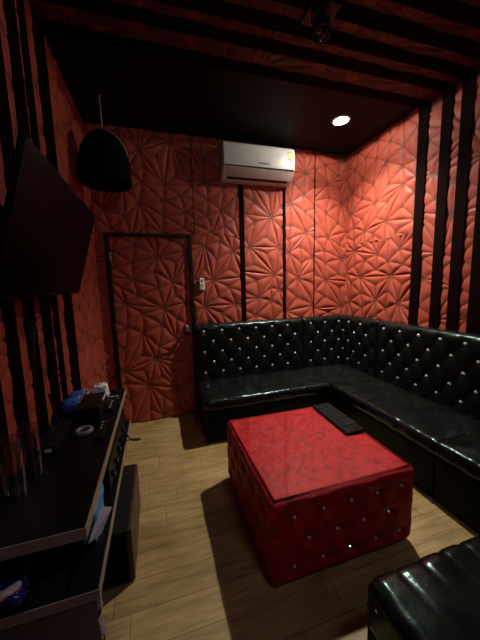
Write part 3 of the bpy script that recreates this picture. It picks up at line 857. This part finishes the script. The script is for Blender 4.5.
# ------------------------------------------------------------------ subwoofer on the floor below, and a cable
sw = thing('subwoofer', 'black floor loudspeaker box with brown wooden side under the console', 'loudspeaker', (.5, -1.49, 0))
bm = B(); box(bm, .352, .652, -1.775, -1.230, .012, .300, .003, 1); obj('cabinet', bm, M['cabinet'], sw)
bm = B(); box(bm, .6525, .664, -1.772, -1.233, .012, .296, .001, 1); obj('wooden_side', bm, M['wood_side'], sw)
bm = B(); box(bm, .368, .640, -1.786, -1.776, .026, .288, .004, 2); obj('front_grille', bm, M['black_matte'], sw)
for px, py in ((.38, -1.74), (.63, -1.74), (.38, -1.26), (.63, -1.26)):
    bm = B(); cyl(bm, (px, py, 0), (px, py, .014), .014, seg=12); obj('foot', bm, M['black_matte'], sw)
bm = B(); tube(bm, spline([(.634, -1.40, .606), (.652, -1.44, .604), (.672, -1.48, .607), (.700, -1.492, .609), (.716, -1.485, .606), (.705, -1.462, .600), (.680, -1.452, .598), (.655, -1.462, .602), (.636, -1.47, .608)]), .0038)
tag(obj('looped_cable', bm, M['black_plastic'], smooth=True), 'short black cable looping out over the front edge of the lower console tier', 'cable')

# ------------------------------------------------------------------ pendant in the far left corner
pd = thing('pendant_lamp', 'dark rounded dome hanging on a thin cord in the corner by the door', 'lamp', (.530, -.50, H))
prof = [(.0, -.272), (.010, -.272), (.022, -.278), (.060, -.298), (.100, -.328), (.140, -.372), (.170, -.430), (.188, -.50), (.196, -.58), (.196, -.66), (.188, -.70), (.182, -.70), (.189, -.66), (.189, -.58), (.181, -.505), (.163, -.437), (.134, -.380), (.095, -.338), (.055, -.308), (.0, -.288)]
bm = B(); lathe(bm, prof, seg=48); obj('lamp_shade', bm, M['black_matte'], pd, local=True, smooth=True)
bm = B(); tube(bm, [(0, 0, 0), (0, 0, -.15), (0, 0, -.262)]+spline([(.002, -.001, -.2705), (.022*.97, -.022*.25, -.2745), (.060*.97, -.060*.25, -.2945), (.100*.97, -.100*.25, -.3245), (.140*.97, -.140*.25, -.3685), (.172*.97, -.172*.25, -.430), (.185*.97, -.185*.25, -.475)], 4), .0035); obj('cord', bm, M['vent_white'], pd, local=True)
bm = B(); lathe(bm, [(0, 0), (.04, 0), (.038, -.012), (.012, -.022), (0, -.022)], seg=24); obj('ceiling_rose', bm, M['black_plastic'], pd, local=True, smooth=True, angle=40)

# ------------------------------------------------------------------ ceiling lights
dl = thing('downlight', 'bright round recessed downlight in the black ceiling', 'lamp', (2.67, -.64, H))
bm = B(); lathe(bm, [(.070, .002), (.086, .002), (.088, -.004), (.084, -.010), (.072, -.011), (.070, -.006), (.070, .002)], seg=40); obj('trim_ring', bm, M['vent_white'], dl, local=True, smooth=True, angle=40)
bm = B(); lathe(bm, [(0, .001), (.0695, .001), (.0695, -.006), (.045, -.010), (0, -.012)], seg=40); obj('lens', bm, M['lamp'], dl, local=True, smooth=True, angle=40)
def lamp(name, kind, energy, col, size, loc, cone=None, blend=1.0, parent=None):
    L = bpy.data.lights.new(name, kind); L.energy = energy; L.color = col; L.shadow_soft_size = size
    if cone: L.spot_size = math.radians(cone); L.spot_blend = blend
    o = bpy.data.objects.new(name, L); link(o, parent); o.location = loc
    return o
lamp('downlight_diffuse', 'SPOT', 38, (1, .92, .80), .045, (0, 0, -.016), 178, .05, dl)
lamp('downlight_beam', 'SPOT', 470, (1, .93, .80), .045, (0, 0, -.016), 126, 1.0, dl)
# dim cool lamp, unseen behind the camera, filling the shadows
lamp('rear_lamp', 'POINT', 17, (.78, .90, 1.0), .18, (1.55, -3.35, 2.75))

sp = thing('spotlight', 'unlit black adjustable spotlight on the striped ceiling', 'lamp', (1.86, -1.545, H-.010))
bm = B(); box(bm, -.085, .085, -.085, .085, -.014, 0, .003, 1); obj('mounting_plate', bm, M['black_plastic'], sp, local=True)
bm = B(); tube(bm, spline([(-.052, 0, -.012), (-.058, 0, -.05), (-.056, 0, -.075)]), .006); obj('yoke', bm, M['black_plastic'], sp, local=True, smooth=True)
bm = B(); tube(bm, spline([(.052, 0, -.012), (.058, 0, -.05), (.056, 0, -.075)]), .006); obj('yoke', bm, M['black_plastic'], sp, local=True, smooth=True)
R = Matrix.Translation((0, 0, -.075)) @ Matrix.Rotation(math.radians(-18), 4, 'X')
bm = B(); lathe(bm, [(0, .052), (.030, .052), (.045, .035), (.048, -.035), (.052, -.045), (.052, -.050), (.044, -.050), (.043, -.040), (0, -.038)], seg=32); bmesh.ops.transform(bm, matrix=R, verts=bm.verts); obj('lamp_head', bm, M['black_gloss'], sp, local=True, smooth=True, angle=40)
bm = B(); lathe(bm, [(.040, -.0435), (.045, -.0505), (.050, -.0515), (.0505, -.0505), (.045, -.046), (.040, -.0435)], seg=32); bmesh.ops.transform(bm, matrix=R, verts=bm.verts); obj('lens_ring', bm, M['black_gloss'], sp, local=True, smooth=True)
bm = B(); lathe(bm, [(0, -.0395), (.0425, -.041), (.030, -.047), (0, -.050)], seg=32); bmesh.ops.transform(bm, matrix=R, verts=bm.verts); obj('lens', bm, M['black_gloss'], sp, local=True, smooth=True)

# ------------------------------------------------------------------ world, camera, colour management
w = bpy.data.worlds.new('world'); scn.world = w; w.use_nodes = True
w.node_tree.nodes['Background'].inputs[0].default_value = (.02, .02, .022, 1); w.node_tree.nodes['Background'].inputs[1].default_value = .3

cd = bpy.data.cameras.new('camera'); cam = bpy.data.objects.new('camera', cd); link(cam)
yaw, pit_, roll = map(math.radians, (16.649, -7.536, -1.578))
fw = Vector((math.sin(yaw)*math.cos(pit_), math.cos(yaw)*math.cos(pit_), math.sin(pit_)))
rt = Vector((math.cos(yaw), -math.sin(yaw), 0)); up = rt.cross(fw)
rt2 = rt*math.cos(roll)+up*math.sin(roll); up2 = -rt*math.sin(roll)+up*math.cos(roll)
mt = Matrix((rt2, up2, -fw)).transposed().to_4x4(); mt.translation = (.857, -3.125, 1.5)
cam.matrix_world = mt
cd.sensor_fit = 'HORIZONTAL'; cd.sensor_width = 36; cd.lens = 278.03*36/480
cd.clip_start = .02; cd.clip_end = 50
scn.camera = cam
scn.view_settings.view_transform = 'Standard'; scn.view_settings.look = 'None'
scn.view_settings.gamma = 1; scn.view_settings.use_curve_mapping = False
scn.view_settings.exposure = 0.0
